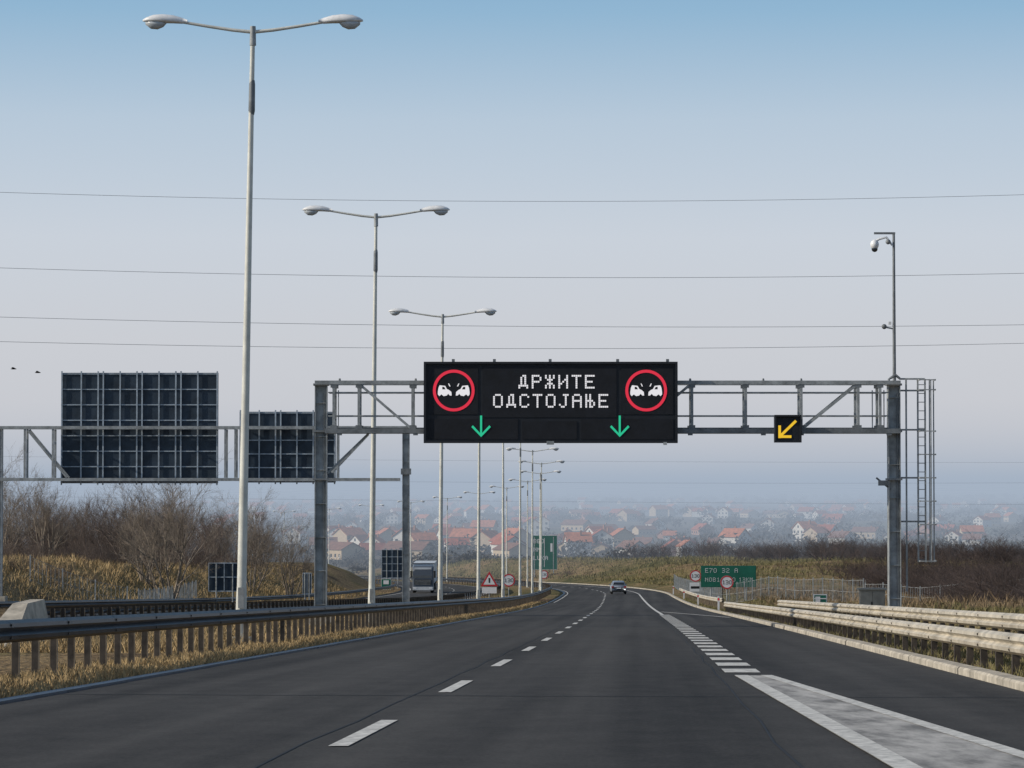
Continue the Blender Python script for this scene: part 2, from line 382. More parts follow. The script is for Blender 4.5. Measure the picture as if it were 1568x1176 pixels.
# ------------------------------------------------------------------ LED / text bitmaps
FONT = {
'Д': "00110 01010 01010 01010 01010 11111 10001", 'Р': "11110 10001 10001 11110 10000 10000 10000",
'Ж': "10101 10101 01110 00100 01110 10101 10101", 'И': "10001 10001 10011 10101 11001 10001 10001",
'Т': "11111 00100 00100 00100 00100 00100 00100", 'Е': "11111 10000 10000 11110 10000 10000 11111",
'О': "01110 10001 10001 10001 10001 10001 01110", 'С': "01110 10001 10000 10000 10000 10001 01110",
'Ј': "00111 00010 00010 00010 00010 10010 01100", 'А': "01110 10001 10001 11111 10001 10001 10001",
'Њ': "10100 10100 10100 11110 10101 10101 10110", '1': "00100 01100 00100 00100 00100 00100 01110",
'3': "11110 00001 00001 01110 00001 00001 11110", '0': "01110 10001 10001 10001 10001 10001 01110",
'7': "11111 00001 00010 00100 00100 01000 01000", '2': "01110 10001 00001 00110 01000 10000 11111",
'N': "10001 11001 10101 10011 10001 10001 10001", 'M': "10001 11011 10101 10101 10001 10001 10001",
'B': "11110 10001 10001 11110 10001 10001 11110", 'K': "10001 10010 10100 11000 10100 10010 10001",
'L': "10000 10000 10000 10000 10000 10000 11111", 'U': "10001 10001 10001 10001 10001 10001 01110", ' ': ""}
def text(mb, s, x, ztop, y, px, k, adv=6.4, fill=1.0):
    for ci, ch in enumerate(s):
        for r, row in enumerate(FONT[ch].split()):
            for c, b in enumerate(row):
                if b == '1':
                    a = x+(ci*adv+c)*px; z = ztop-r*px
                    mb.quad((a, y, z-px*fill), (a+px*fill, y, z-px*fill), (a+px*fill, y, z), (a, y, z), k)

# ------------------------------------------------------------------ main gantry with message sign
GY = 101.0
def hpost(mb, x, y, z0, z1, w, d, k):
    mb.box(x-w/2, x-w/2+.03, y-d/2, y+d/2, z0, z1, k); mb.box(x+w/2-.03, x+w/2, y-d/2, y+d/2, z0, z1, k)
    mb.box(x-w/2+.03, x+w/2-.03, y-.09, y+.09, z0, z1, k)
    z = z0+.9
    while z < z1: mb.box(x-w/2+.03, x+w/2-.03, y-d/2+.03, y-.09, z, z+.02, k); z += 1.15
gm = MB()
for x in (-6.56, 13.12):
    zb = gz(x, GY)-.1
    hpost(gm, x, GY, zb, 3.62, .42, .42, 'galv')
    gm.cbox(x, GY, zb+.25, .9, .9, .5, 'conc'); gm.cbox(x, GY, zb+.52, .7, .7, .04, 'galvd')
    for z in (0.25, 1.9, 3.5): gm.cbox(x, GY, z, .52, .5, .07, 'galvd')
    gm.beam((x+.1, GY-.13, zb+.6), (x+.1, GY-.13, 3.2), .04, .04, 'galvd')
for yy in (GY-.45, GY+.45):
    gm.beam((-6.75, yy, 3.56), (13.3, yy, 3.56), .13, .13, 'galv')
    gm.beam((-6.4, yy, 1.90), (13.3, yy, 1.90), .16, .15, 'galvd')
    for x in (-6.1, -5.24, -3.4, -1.5, .4, 2.3, 4.2, 6.16, 8.0, 9.9, 11.85, 12.6):
        gm.cbox(x, yy, 2.735, .09, .09, 1.50, 'galv')
        gm.cbox(x, yy-.048, 3.46, .22, .006, .16, 'galvd'); gm.cbox(x, yy-.048, 2.02, .22, .006, .16, 'galvd')
    for a, b in (((-5.2, 3.48), (-3.45, 1.98)), ((-1.5, 1.98), (.4, 3.48)), ((4.2, 3.48), (2.3, 1.98)), ((9.95, 1.98), (11.8, 3.48)), ((6.1, 3.48), (4.3, 1.98))):
        gm.beam((a[0], yy+.003, a[1]), (b[0], yy+.003, b[1]), .08, .08, 'galv')
for x in (-6.1, -5.24, -3.4, 6.16, 8.0, 9.9, 11.85, 12.6):
    gm.cbox(x, GY, 3.55, .06, .77, .06, 'galvd'); gm.cbox(x, GY, 1.9, .08, .75, .08, 'galvd')
gm.box(-6.3, 12.9, GY-.36, GY+.36, 1.99, 2.02, 'galvd')
for yy in (GY-.34, GY+.34):
    for z in (3.22, 2.42): gm.beam((-6.3, yy, z), (12.9, yy, z), .045, .045, 'galv')
for x in (-5.95, 12.35, 12.75): gm.beam((x, GY-.3, 1.95), (x, GY-.3, 3.3), .035, .035, 'galv')
for x in (-5.9, -3.3, 6.1, 8.6, 9.9, 12.9):
    gm.cbox(x, GY-.45, 1.86, .16, .12, .22, 'galvd'); gm.tube([(x, GY-.45, 3.6), (x, GY-.45, 3.7)], [.05, .03], 'galvd', 6)
gm.beam((-6.35, GY, .45), (-4.9, GY, 1.85), .07, .07, 'galv')
gm.cbox(12.75, GY-.1, .12, .35, .2, .18, 'galvd'); gm.beam((12.5, GY-.1, .3), (13.0, GY-.1, -.1), .06, .06, 'galvd')
mx_ = 13.15
gm.tube([(mx_, GY, 3.6), (mx_, GY, 8.68)], [.06, .045], 'galvd', 8)
gm.beam((mx_+.05, GY, 8.72), (mx_-.68, GY, 8.72), .07, .07, 'galvd')
gm.tube([(mx_-.05, GY, 8.3), (mx_-.25, GY, 8.58), (mx_-.5, GY, 8.52), (mx_-.66, GY, 8.42)], [.035, .04, .04, .05], 'lampw', 8)
def ball(mb, x, y, z, r, k, sz=1.0):
    secs = []
    for i in range(9):
        t = -math.pi/2+math.pi*i/8; rr = max(.001, r*math.cos(t))
        secs.append([(x+rr*math.cos(2*math.pi*j/12), y+rr*math.sin(2*math.pi*j/12), z+sz*r*math.sin(t)) for j in range(12)])
    mb.loft(secs, k)
ball(gm, mx_-.66, GY, 8.33, .15, 'lampw', 1.15); ball(gm, mx_-.66, GY, 8.18, .11, 'winglass')
ball(gm, mx_-.2, GY-.05, 8.42, .09, 'galvd')
gm.beam((mx_, GY, 5.42), (mx_-.3, GY, 5.48), .05, .05, 'galvd'); ball(gm, mx_-.34, GY, 5.5, .09, 'galvd')
gm.cbox(mx_-.15, GY, 5.62, .1, .1, .1, 'lampw')
gm.tube([(mx_-.2, GY-.3, 3.7), (mx_, GY-.3, 3.82), (mx_+.15, GY-.3, 3.7)], [.04, .06, .04], 'galvd', 6)
gm.obj('overhead_gantry')
ld = MB()
for x in (13.55, 13.95, 14.2): ld.beam((x, GY, 3.7), (x, GY, -2.6 if x > 13.6 else -3.6), .055, .055, 'galv')
for x in (14.38, 14.52): ld.beam((x, GY+.2, 3.7), (x, GY+.2, -2.6), .04, .04, 'galv')
z = 3.5
while z > -2.6:
    ld.beam((13.98, GY, z), (14.18, GY, z), .025, .025, 'galvd'); z -= .3
for z in (3.66, 3.32, 1.9, 1.1, .3, -.5, -1.3, -2.55):
    ld.beam((13.98, GY-.28, z), (14.5, GY-.28, z), .035, .05, 'galv'); ld.beam((14.52, GY-.28, z), (14.52, GY+.2, z), .035, .05, 'galv')
    ld.beam((13.98, GY-.28, z), (13.96, GY+.2, z), .035, .05, 'galv')
for z in (3.7, 3.3, 1.95, .3, -1.2): ld.beam((13.33, GY+.05, z), (14.2, GY+.05, z), .06, .06, 'galv')
ld.beam((14.36, GY-.28, 3.66), (14.36, GY-.28, -2.6), .035, .035, 'galv')
ld.obj('access_ladder')

vm = MB(); x0, x1, z0, z1 = -2.97, 5.60, 1.50, 4.22; yf = GY-1.15
vm.box(x0, x1, yf, yf+.5, z0, z1, 'vms')
for (a, b, c, d) in ((x0-.03, x1+.03, z1-.06, z1+.02), (x0-.03, x1+.03, z0-.02, z0+.06)): vm.box(a, b, yf-.08, yf+.52, c, d, 'vms')
for (a, b) in ((x0-.03, x0+.05), (x1-.05, x1+.03)): vm.box(a, b, yf-.08, yf+.52, z0+.061, z1-.061, 'vms')
for (a, b, c, d) in ((x0+.12, -1.15, 2.45, 4.1), (-1.0, 3.55, 2.35, 4.1), (3.7, x1-.12, 2.45, 4.1), (x0+.12, 0.2, 1.6, 2.3), (0.35, 2.2, 1.6, 2.22), (2.35, x1-.12, 1.6, 2.3)):
    vm.box(a, b, yf-.02, yf-.001, c, d, 'vmsp')
ye = yf-.03
px = .067
text(vm, "ДРЖИТЕ", 0.22, 3.79, ye, px, 'ledw', 6.75, .86)
text(vm, "ОДСТОЈАЊЕ", -0.64, 3.14, ye, px, 'ledw', 6.68, .86)
for cx in (-1.98, 4.56):
    cz = 3.26
    vm.disc(cx, ye, cz, .71, 'ledr', 40, .61)
    for s in (-1, 1):
        q = [(.05, -.14), (.06, -.02), (.14, .05), (.21, .08), (.27, .19), (.46, .21), (.50, .12), (.52, -.02), (.52, -.10), (.47, -.16), (.40, -.10), (.32, -.16), (.22, -.14), (.17, -.08), (.11, -.14)]
        vm.poly([(cx+s*(a+.02), cz-.03+b) for a, b in q], ye-.002, 'ledw')
        vm.poly([(cx+s*(a+.02), cz-.03+b) for a, b in [(.26, .07), (.30, .15), (.37, .16), (.37, .07)]], ye-.005, 'vmsp')
        vm.poly([(cx+s*(a+.02), cz+.02+b) for a, b in [(.09, .12), (.14, .22), (.17, .22), (.13, .12)]], ye-.002, 'ledw')
for cx in (-1.05, 3.66):
    cz = 2.05
    vm.box(cx-.035, cx+.035, ye-.004, ye, cz-.33, cz+.36, 'ledg')
    for s in (-1, 1):
        vm.poly([(cx, cz-.37), (cx, cz-.27), (cx+s*.28, cz+.03), (cx+s*.33, cz-.03)], ye-.006, 'ledg')
for x in (-2.0, 1.3, 3.6, 5.3, -.6): vm.cbox(x, yf+.2, z1+.07, .1, .1, .1, 'galvd')
vm.cbox(1.3, yf-.1, z0-.02, .25, .12, .12, 'galv'); vm.cbox(5.2, yf-.05, z0-.04, .12, .1, .1, 'galv')
for x in (-2.6, -.5, 1.3, 3.2, 5.2):
    vm.beam((x, yf+.5, 3.56), (x, GY-.5, 3.56), .08, .08, 'galvd'); vm.beam((x, yf+.5, 1.9), (x, GY-.5, 1.9), .08, .08, 'galvd')
vm.obj('variable_message_sign')
ls = MB(); yl = GY-.85
ls.box(8.97, 9.84, yl, yl+.3, 1.53, 2.42, 'vms')
for (a, b, c, d) in ((8.95, 9.86, 2.38, 2.44), (8.95, 9.86, 1.50, 1.56)): ls.box(a, b, yl-.12, yl+.3, c, d, 'vms')
for a in (8.95, 9.81): ls.box(a, a+.05, yl-.12, yl+.3, 1.561, 2.379, 'vms')
def bar2(mb, p, q, w, y, k):
    p = Vector(p); q = Vector(q); d = (q-p).normalized(); n = Vector((-d.y, d.x))*w/2
    mb.poly([p-n, q-n, q+n, p+n], y, k)
bar2(ls, (9.12, 1.70), (9.68, 2.24), .09, yl-.01, 'ledy'); bar2(ls, (9.12, 1.65), (9.12, 2.08), .09, yl-.014, 'ledy'); bar2(ls, (9.08, 1.70), (9.52, 1.70), .09, yl-.018, 'ledy')
ls.cbox(9.95, yl+.1, 1.85, .12, .1, .1, 'galvd'); ls.beam((9.4, yl+.2, 1.9), (9.4, GY-.5, 1.9), .1, .1, 'galvd')
ls.obj('lane_signal')

# ------------------------------------------------------------------ opposite gantry, seen from behind
G2 = 147.0
gm = MB()
for x in (-5.3, -25.65):
    zb = gz(x, G2)-.1
    hpost(gm, x, G2, zb, 3.0, .36, .36, 'galv'); gm.cbox(x, G2, zb+.2, .8, .8, .4, 'conc')
for yy in (G2-.4, G2+.4):
    gm.beam((-25.8, yy, 2.94), (-5.1, yy, 2.94), .15, .15, 'galv'); gm.beam((-25.8, yy, .35), (-5.6, yy, .35), .15, .15, 'galv')
    for x in (-24.3, -22.9, -14.3, -13.8, -8.7): gm.cbox(x, yy, 1.645, .1, .1, 2.42, 'galv')
    for a, b in (((-24.2, 2.85), (-22.2, .45)), ((-9.0, .7), (-7.2, 2.6))):
        gm.beam((a[0], yy+.003, a[1]), (b[0], yy+.003, b[1]), .09, .09, 'galv')
for x in (-24.3, -22.9, -18, -14.6, -11.2, -8.7): gm.cbox(x, G2, 2.94, .07, .62, .07, 'galvd'); gm.cbox(x, G2, .35, .07, .62, .07, 'galvd')
gm.cbox(-5.3, G2, .75, .5, .45, .3, 'galvd')
gm.obj('overhead_gantry')
def sign_back(name, x0, x1, z0, z1, y, nv, nh):
    mb = MB(); mb.box(x0, x1, y, y+.06, z0, z1, 'backp')
    mb.box(x0+.05, x1-.05, y+.06, y+.065, z0+.05, z1-.05, 'green')
    for i in range(nh):
        z = z0+.06+(z1-z0-.12)*i/(nh-1); mb.box(x0, x1, y-.05, y-.001, z-.025, z+.025, 'rib')
    for i in range(nv):
        x = x0+.05+(x1-x0-.1)*i/(nv-1)
        for dx in ((-.13, .13) if 0 < i < nv-1 and i % 2 == 0 else (0,)):
            mb.box(x+dx-.035, x+dx+.035, y-.1, y-.052, z0-.08, z1+.08, 'rib')
    for i in range(0, nv, 2):
        x = x0+.2+(x1-x0-.4)*i/(nv-1)
        for z in (.35, 2.94):
            mb.beam((x, y-.1, z), (x, G2+.48, z), .07, .07, 'rib')
    return mb.obj(name)
sign_back('direction_sign', -22.68, -14.77, .16, 5.72, G2+.75, 9, 8)
sign_back('direction_sign', -13.7, -8.86, .2, 3.76, G2+.75, 6, 6)

# ------------------------------------------------------------------ roadside signs
def posts(mb, xs, y, ztop, r=.04):
    for x in xs: mb.tube([(x, y+.06, gz(x, y)-.2), (x, y+.06, ztop)], [r, r], 'galv', 8)
def panel(mb, x0, x1, z0, z1, y, k, edge='white'):
    mb.box(x0, x1, y, y+.04, z0, z1, edge); mb.box(x0+.05, x1-.05, y-.012, y-.001, z0+.05, z1-.05, k)
def limit(x, y, z, r=.55, extra=None):
    mb = MB(); posts(mb, [x], y, z)
    mb.loft([[(x+r*math.cos(2*math.pi*i/28), yy, z+r*math.sin(2*math.pi*i/28)) for i in range(28)] for yy in (y, y+.03)], 'galv', False)
    mb.disc(x, y-.01, z, r*.98, 'white'); mb.disc(x, y-.02, z, r*.98, 'red', 28, r*.8)
    p = r*.085; text(mb, "130", x-p*8.2, z+p*3.5, y-.025, p, 'black', 5.9)
    if extra: mb.box(x-r, x+r, y, y+.03, z-r-1.0, z-r-.08, 'white'); mb.box(x-r*.8, x+r*.8, y-.01, y-.002, z-r-.7, z-r-.45, 'black')
    return mb.obj('speed_limit_sign')
limit(-.3, 275, -8.75, .6); limit(14.6, 200, -6.5, .46); limit(5.6, 515, -15.4, .75)
limit(18.7, 300, -9.1, .6, True)
mb = MB(); x, y, z = -1.85, 240, -7.7; posts(mb, [x], y, z)
def tri(r): return [(x-r, z-r*.6), (x+r, z-r*.6), (x, z+r*1.12)]
mb.loft([[(a, yy, b) for a, b in tri(.72)] for yy in (y, y+.03)], 'galv', False)
mb.poly(tri(.70), y-.01, 'red'); mb.poly([(a, b+.0) for a, b in tri(.48)], y-.02, 'white'); mb.poly([(x-.05, z-.15), (x+.05, z-.15), (x+.07, z+.25), (x-.07, z+.25)], y-.03, 'black')
mb.box(x-.6, x+.6, y, y+.03, z-1.0, z-.5, 'white')
mb.obj('warning_sign')
mb = MB(); posts(mb, [16.2, 19.1], 240, -6.6, .06); panel(mb, 15.4, 19.9, -8.2, -6.45, 240, 'green', 'green')
text(mb, "Е70 32 А", 15.75, -6.66, 239.97, .052, 'white', 6.6, .8); text(mb, "NОB1 BЕО", 15.75, -7.42, 239.97, .048, 'white', 6.6, .8); text(mb, "13KM", 18.5, -7.42, 239.97, .045, 'white', 6.6, .8)
mb.obj('direction_sign')
mb = MB(); posts(mb, [4.3, 7.9], 560, -9.6, .1); panel(mb, 3.6, 8.6, -15.8, -9.3, 560, 'green')
text(mb, "BЕО", 4.1, -10.0, 559.97, .11, 'white', 6.6); text(mb, "NM", 4.1, -11.6, 559.97, .11, 'white', 6.6); text(mb, "LUKА", 4.1, -13.2, 559.97, .11, 'white', 6.6)
mb.box(6.1, 6.2, 559.97, 559.98, -15.3, -9.8, 'white'); mb.box(7.3, 7.7, 559.97, 559.98, -12.4, -10.8, 'white')
mb.obj('direction_sign')
def small_back(x0, x1, z0, z1, y, nz=2):
    mb = MB(); posts(mb, [x0+(x1-x0)*.25, x0+(x1-x0)*.78], y-.12, z1, .05)
    mb.box(x0, x1, y, y+.04, z0, z1, 'backp')
    for i in range(nz+1):
        z = z0+(z1-z0)*i/nz; mb.box(x0-.02, x1+.02, y-.05, y-.001, z-.035, z+.035, 'rib')
    for x in (x0, x1, (x0+x1)/2): mb.box(x-.025, x+.025, y-.08, y-.051, z0, z1, 'rib')
    return mb.obj('direction_sign')
small_back(-20.6, -18.5, -7.1, -5.2, 200); small_back(-17.7, -14.9, -12.4, -8.6, 400, 4); small_back(-17.75, -17.05, -9.1, -7.35, 250, 1)
mb = MB(); posts(mb, [-16.3], 380, -12.1); panel(mb, -16.9, -15.6, -13.3, -11.9, 380, 'green'); mb.box(-16.6, -15.9, 379.97, 379.98, -12.6, -12.1, 'white'); mb.obj('information_sign')
mb = MB(); posts(mb, [15.7], 150, -5.5); panel(mb, 15.35, 16.05, -5.98, -5.48, 150, 'green'); mb.box(15.45, 15.7, 149.97, 149.98, -5.9, -5.6, 'white'); mb.box(15.4, 16.0, 149.96, 149.97, -5.73, -5.68, 'white'); mb.obj('information_sign')
# control cabinet on its plinth, left of the gantry post
mb = MB(); zb = gz(12.4, 103)-.1
mb.box(12.1, 13.05, 102.6, 103.1, zb, zb+.35, 'conc'); mb.box(12.15, 13.0, 102.65, 103.05, zb+.35, zb+1.35, 'cab'); mb.box(12.08, 13.07, 102.58, 103.12, zb+1.35, zb+1.42, 'cab')
mb.box(12.17, 12.56, 102.63, 102.649, zb+.39, zb+1.31, 'cab'); mb.box(12.58, 12.98, 102.63, 102.649, zb+.39, zb+1.31, 'cab'); mb.box(12.52, 12.56, 102.61, 102.629, zb+.8, zb+.95, 'black')
mb.obj('control_cabinet')
for y in (185, 235, 285, 335):
    x = XL(y)+7.75; z = gz(x, y); mb = MB(); mb.box(-.06, .06, -.04, .04, -.1, .95, 'white'); mb.box(-.062, .062, -.042, .042, .68, .84, 'black'); mb.box(-.03, .03, -.046, -.043, .7, .82, 'ledr'); mb.obj('delineator_post', (x, y, z))

def fence(p0, p1, h, sp):
    mb = MB(); L = math.hypot(p1[0]-p0[0], p1[1]-p0[1]); n = int(L/sp); prev = None
    for i in range(n+1):
        t = i/n; x = p0[0]+(p1[0]-p0[0])*t; y = p0[1]+(p1[1]-p0[1])*t; z = gz(x, y)
        r = .035 if i % 8 == 0 else .010
        mb.beam((x, y, z-.1), (x+R.uniform(-.03, .03), y, z+h+(.12 if i % 8 == 0 else R.uniform(-.05, .03))), 2*r, 2*r, 'galv')
        if prev and i % 8 == 0:
            for hh in (.1, h*.5, h): mb.beam((prev[0], prev[1], prev[2]+hh), (x, y, z+hh), .02, .02, 'galv')
            prev = (x, y, z)
        if not prev: prev = (x, y, z)
    return mb.obj('fence')
fence((-27.5, 168), (-21.8, 172), 1.4, .25); fence((-21.8, 172), (-23.0, 215), 1.3, .4)
fence((17.5, 245), (24, 200), 1.6, .35); fence((24, 200), (31, 160), 1.3, .5); fence((17.5, 245), (22, 400), 1.6, .6)

# ------------------------------------------------------------------ vehicles
def wheel(mb, x, y, z, r, w):
    secs = []
    for dx, rr in ((-w/2, r*.9), (-w/2+.03, r), (w/2-.03, r), (w/2, r*.9)):
        secs.append([(x+dx, y+rr*math.cos(2*math.pi*j/16), z+rr*math.sin(2*math.pi*j/16)) for j in range(16)])
    mb.loft(secs, 'tyre')
    for s in (-1, 1): mb.add([(x+s*(w/2+.004), y+r*.55*math.cos(2*math.pi*j/12), z+r*.55*math.sin(2*math.pi*j/12)) for j in range(12)], [tuple(range(12))], 'galv')
mb = MB()
secs = []
for y, w, zb, zt in ((0,.80,.45,.80),(.06,.86,.32,.95),(.5,.89,.24,1.0),(1.6,.90,.22,.98),(3.0,.90,.22,.95),(3.8,.88,.24,.86),(4.3,.82,.28,.74),(4.45,.70,.4,.62)):
    secs.append([(-w*.93,y,zb),(-w,y,zb+.15),(-w,y,(zb+zt)/2+.05),(-w*.93,y,zt),(w*.93,y,zt),(w,y,(zb+zt)/2+.05),(w,y,zb+.15),(w*.93,y,zb)])
mb.loft(secs, 'silver')
secs = []
for y, w, wt, zt in ((.08,.78,.70,.99),(.32,.78,.62,1.38),(.7,.80,.62,1.46),(1.9,.80,.62,1.47),(2.5,.80,.62,1.40),(3.25,.78,.66,.97)):
    secs.append([(-w,y,.93),(-wt,y,zt-.04),(-wt+.08,y,zt),(wt-.08,y,zt),(wt,y,zt-.04),(w,y,.93)])
mb.loft(secs, 'silver')
mb.add([(-.66,.10,1.02),(.66,.10,1.02),(.56,.285,1.34),(-.56,.285,1.34)], [(0,1,2,3)], 'winglass')
mb.add([(-.62,3.23,1.0),(.62,3.23,1.0),(.55,2.55,1.38),(-.55,2.55,1.38)], [(0,1,2,3)], 'winglass')
for s in (-1, 1):
    mb.add([(s*.81,.6,1.0),(s*.81,2.9,1.0),(s*.66,2.4,1.36),(s*.66,.7,1.38)], [(0,1,2,3)], 'winglass')
    mb.box(min(s*.60,s*.84), max(s*.60,s*.84), -.03, .1, .74, .92, 'tlight'); mb.box(min(s*.9,s*1.02), max(s*.9,s*1.02), 2.7, 2.85, .93, 1.05, 'silver')
    for yy in (.85, 3.6): wheel(mb, s*.78, yy, .32, .32, .22)
mb.box(-.26,.26,-.02,.02,.62,.74,'white'); mb.box(-.8,.8,-.03,.3,.26,.42,'black')
o = mb.obj('car', (XL(335)+1.55, 335, ZR(335)+.02))
mb = MB()
secs = []
for y, w, zb, zt in ((0,1.12,.45,2.7),(.12,1.22,.35,2.9),(.6,1.25,.35,3.2),(2.1,1.25,.35,3.3)):
    secs.append([(-w,y,zb),(-w,y,zt-.15),(-w+.15,y,zt),(w-.15,y,zt),(w,y,zt-.15),(w,y,zb)])
mb.loft(secs, 'truckc', False)
mb.add([(-1.05,-.02,1.75),(1.05,-.02,1.75),(1.08,.03,2.55),(-1.08,.03,2.55)], [(0,1,2,3)], 'winglass')
mb.box(-1.0,1.0,-.05,-.001,.95,1.6,'black')
for i in range(4): mb.box(-.95,.95,-.08,-.051,1.02+.15*i,1.06+.15*i,'galv')
mb.box(-1.2,1.2,-.12,.1,.35,.72,'trailer')
for s in (-1, 1):
    mb.box(min(s*.75,s*1.12), max(s*.75,s*1.12), -.14, -.121, .5, .68, 'white'); mb.box(min(s*1.3,s*1.5), max(s*1.3,s*1.5), .0, .12, 1.8, 2.6, 'black')
    mb.beam((s*1.2,.1,2.5),(s*1.4,.06,2.5),.05,.05,'black')
    for yy in (1.0, 3.9, 10.5, 11.8): wheel(mb, s*1.05, yy, .5, .5, .35)
mb.box(-1.0,1.0,-.02,.2,2.78,3.0,'trailer')
mb.box(-1.27,1.27,2.6,14.5,1.1,3.45,'trailer'); mb.box(-1.29,1.29,2.57,2.599,3.35,3.47,'truckc'); mb.box(-.5,.5,2,14.3,.7,1.05,'black')
mb.obj('truck', (-10.5, 347, ZR(347)+.02))

# ------------------------------------------------------------------ power lines and birds
def wire(y, r, zs, dy=.12):
    # sag heights (m) at x = -40, 0, +40 define the cable's curve
    c = np.polyfit([-40, 0, 40], zs, 2); mb = MB(); P = []
    for i in range(41):
        x = -60+120*i/40; P.append((x, y+x*dy, float(np.polyval(c, x))))
    mb.tube(P, [r]*41, 'wire', 5, False); return mb.obj('power_line')
wire(230, .017, (22.62, 22.37, 23.34)); wire(230, .018, (16.80, 16.39, 17.04)); wire(230, .018, (13.02, 12.55, 12.92)); wire(230, .018, (11.13, 10.80, 11.43))
wire(300, .008, (2.9, 2.61, 2.5)); wire(300, .008, (.75, .42, .35)); wire(300, .008, (-1.1, -1.5, -1.8))
for x, z in ((-33.95, 8.0), (-32.3, 7.75)):
    mb = MB(); mb.tube([(-.2,0,0),(-.08,0,.02),(.08,0,.02),(.2,0,0)], [.01,.05,.05,.015], 'black', 6)
    for s in (-1, 1): mb.add([(-.05,0,.02),(.07,0,.02),(.02,s*.25,.13),(-.08,s*.45,.08)], [(0,1,2,3)], 'black')
    mb.obj('bird', (x, 200, z))

# ------------------------------------------------------------------ vegetation
def gen_tree(seed, stems, H, tilt, kids, r0, ratio=.55):
    rr = random.Random(seed); segs = []
    def rv():
        while True:
            v = Vector((rr.uniform(-1,1), rr.uniform(-1,1), rr.uniform(-1,1)))
            if .1 < v.length < 1: return v.normalized()
    def br(p, d, L, r, lev):
        n = 4 if lev >= len(kids)-1 else (3 if lev > 0 else 2); pts = [p]; ds = [d]
        for i in range(n):
            d = (d+rv()*.22+Vector((0,0,.06))).normalized(); q = p+d*(L/n)
            segs.append((*p, *q, r*(1-.7*i/n), r*(1-.7*(i+1)/n))); p = q; pts.append(p); ds.append(d)
        if lev > 0:
            for k in range(kids[lev-1]):
                t = rr.uniform(.25, 1)*n; i = min(int(t), n-1); b = pts[i].lerp(pts[i+1], t-i)
                side = rv(); side = (side-ds[i]*side.dot(ds[i])).normalized()
                br(b, (ds[i]+side*rr.uniform(.5, 1.0)+Vector((0,0,.15))).normalized(), L*ratio*rr.uniform(.7, 1.25), max(.006, r*.5*(1-.4*t/n)), lev-1)
    for s in range(stems):
        a = 2*math.pi*s/stems+rr.uniform(-.4,.4); ti = tilt*rr.uniform(.3, 1)
        br(Vector((.15*math.cos(a), .15*math.sin(a), -.2)), Vector((math.cos(a)*ti, math.sin(a)*ti, 1)).normalized(), H*.62*rr.uniform(.75, 1.1), r0, len(kids))
    S = np.array(segs); P = S[:, :3]; Q = S[:, 3:6]; A = Q-P; A /= np.linalg.norm(A, axis=1)[:, None]+1e-9
    ref = np.where(np.abs(A[:, 2:3]) > .9, [[1., 0, 0]], [[0, 0, 1.]]); U = np.cross(A, ref); U /= np.linalg.norm(U, axis=1)[:, None]; W = np.cross(A, U)
    vs = []
    for base, rad in ((P, S[:, 6:7]), (Q, S[:, 7:8])):
        for j in range(3):
            t = 2*math.pi*j/3; vs.append(base+(U*math.cos(t)+W*math.sin(t))*rad)
    V = np.stack(vs, 1).reshape(-1, 3); n = len(S); b = (np.arange(n)*6)[:, None]
    F = np.concatenate([b+np.array([[j, (j+1) % 3, 3+(j+1) % 3, 3+j]]) for j in range(3)], 0)
    return V, F
def scatter(name, variants, places, k):
    Vs = []; Fs = []; o = 0
    for (x, y, s, sz, vi) in places:
        V, F = variants[vi % len(variants)]; a = R.uniform(0, 6.28); c, d = math.cos(a), math.sin(a)
        W = np.empty_like(V); W[:, 0] = (V[:, 0]*c-V[:, 1]*d)*s+x; W[:, 1] = (V[:, 0]*d+V[:, 1]*c)*s+y; W[:, 2] = V[:, 2]*sz+gz(x, y)-.1
        Vs.append(W); Fs.append(F+o); o += len(V)
    return np_obj(name, np.concatenate(Vs), np.concatenate(Fs), k)
big = [gen_tree(11, 8, 7.6, .75, (4, 6, 6, 4), .085), gen_tree(12, 7, 7.0, .6, (4, 5, 6, 4), .085)]
med = [gen_tree(20+i, 4, 6.0, .5, (5, 6, 6), .07) for i in range(3)]
shr = [gen_tree(30+i, 8, 2.6, .9, (6, 6), .03, .6) for i in range(3)]
for (x, y, s, vi) in ((-22.8, 196, 1.15, 0), (-25.6, 206, .9, 1), (-19.8, 262, 1.05, 1), (-22.5, 255, 1.0, 0), (-34, 215, .95, 1), (-39, 225, 1.0, 0)):
    scatter('bare_tree', big, [(x, y, s, s*1.05, vi)], 'bark')
pl = []
for i in range(100):
    y = R.uniform(225, 330); x = XL(y)-R.uniform(36, 64); pl.append((x, y, R.uniform(.8, 1.2), R.uniform(.75, 1.3), i))
scatter('tree_thicket', med, pl, 'bark2')
pl = []
for i in range(170):
    y = R.uniform(205, 300); x = XL(y)-R.uniform(34, 50); s = R.uniform(.5, 1.0); pl.append((x, y, s, s, i))
for i in range(22):
    y = R.uniform(165, 200); x = XL(y)-R.uniform(31, 38); s = R.uniform(.35, .6); pl.append((x, y, s, s, i))
scatter('scrub', shr, pl, 'bark2')
pl = []
for i in range(460):
    y = R.uniform(128, 250); x = XL(y)+R.uniform(18+max(0, (y-140)*.085), 44); s = R.uniform(.6, 1.2); pl.append((x, y, s*1.4, s*(.55 if y < 150 else .9), i))
for i in range(460):
    y = R.uniform(250, 430); x = XL(y)+R.uniform(27+(y-250)*.05, 95); s = R.uniform(.8, 1.4); pl.append((x, y, s*1.7, s*1.1, i))
for i in range(480):
    y = R.uniform(440, 640); x = XL(y)+R.uniform(52, 170); s = R.uniform(.9, 1.7); pl.append((x, y, s*1.8, s*1.25, i))
scatter('scrub', shr, pl, 'bark3')

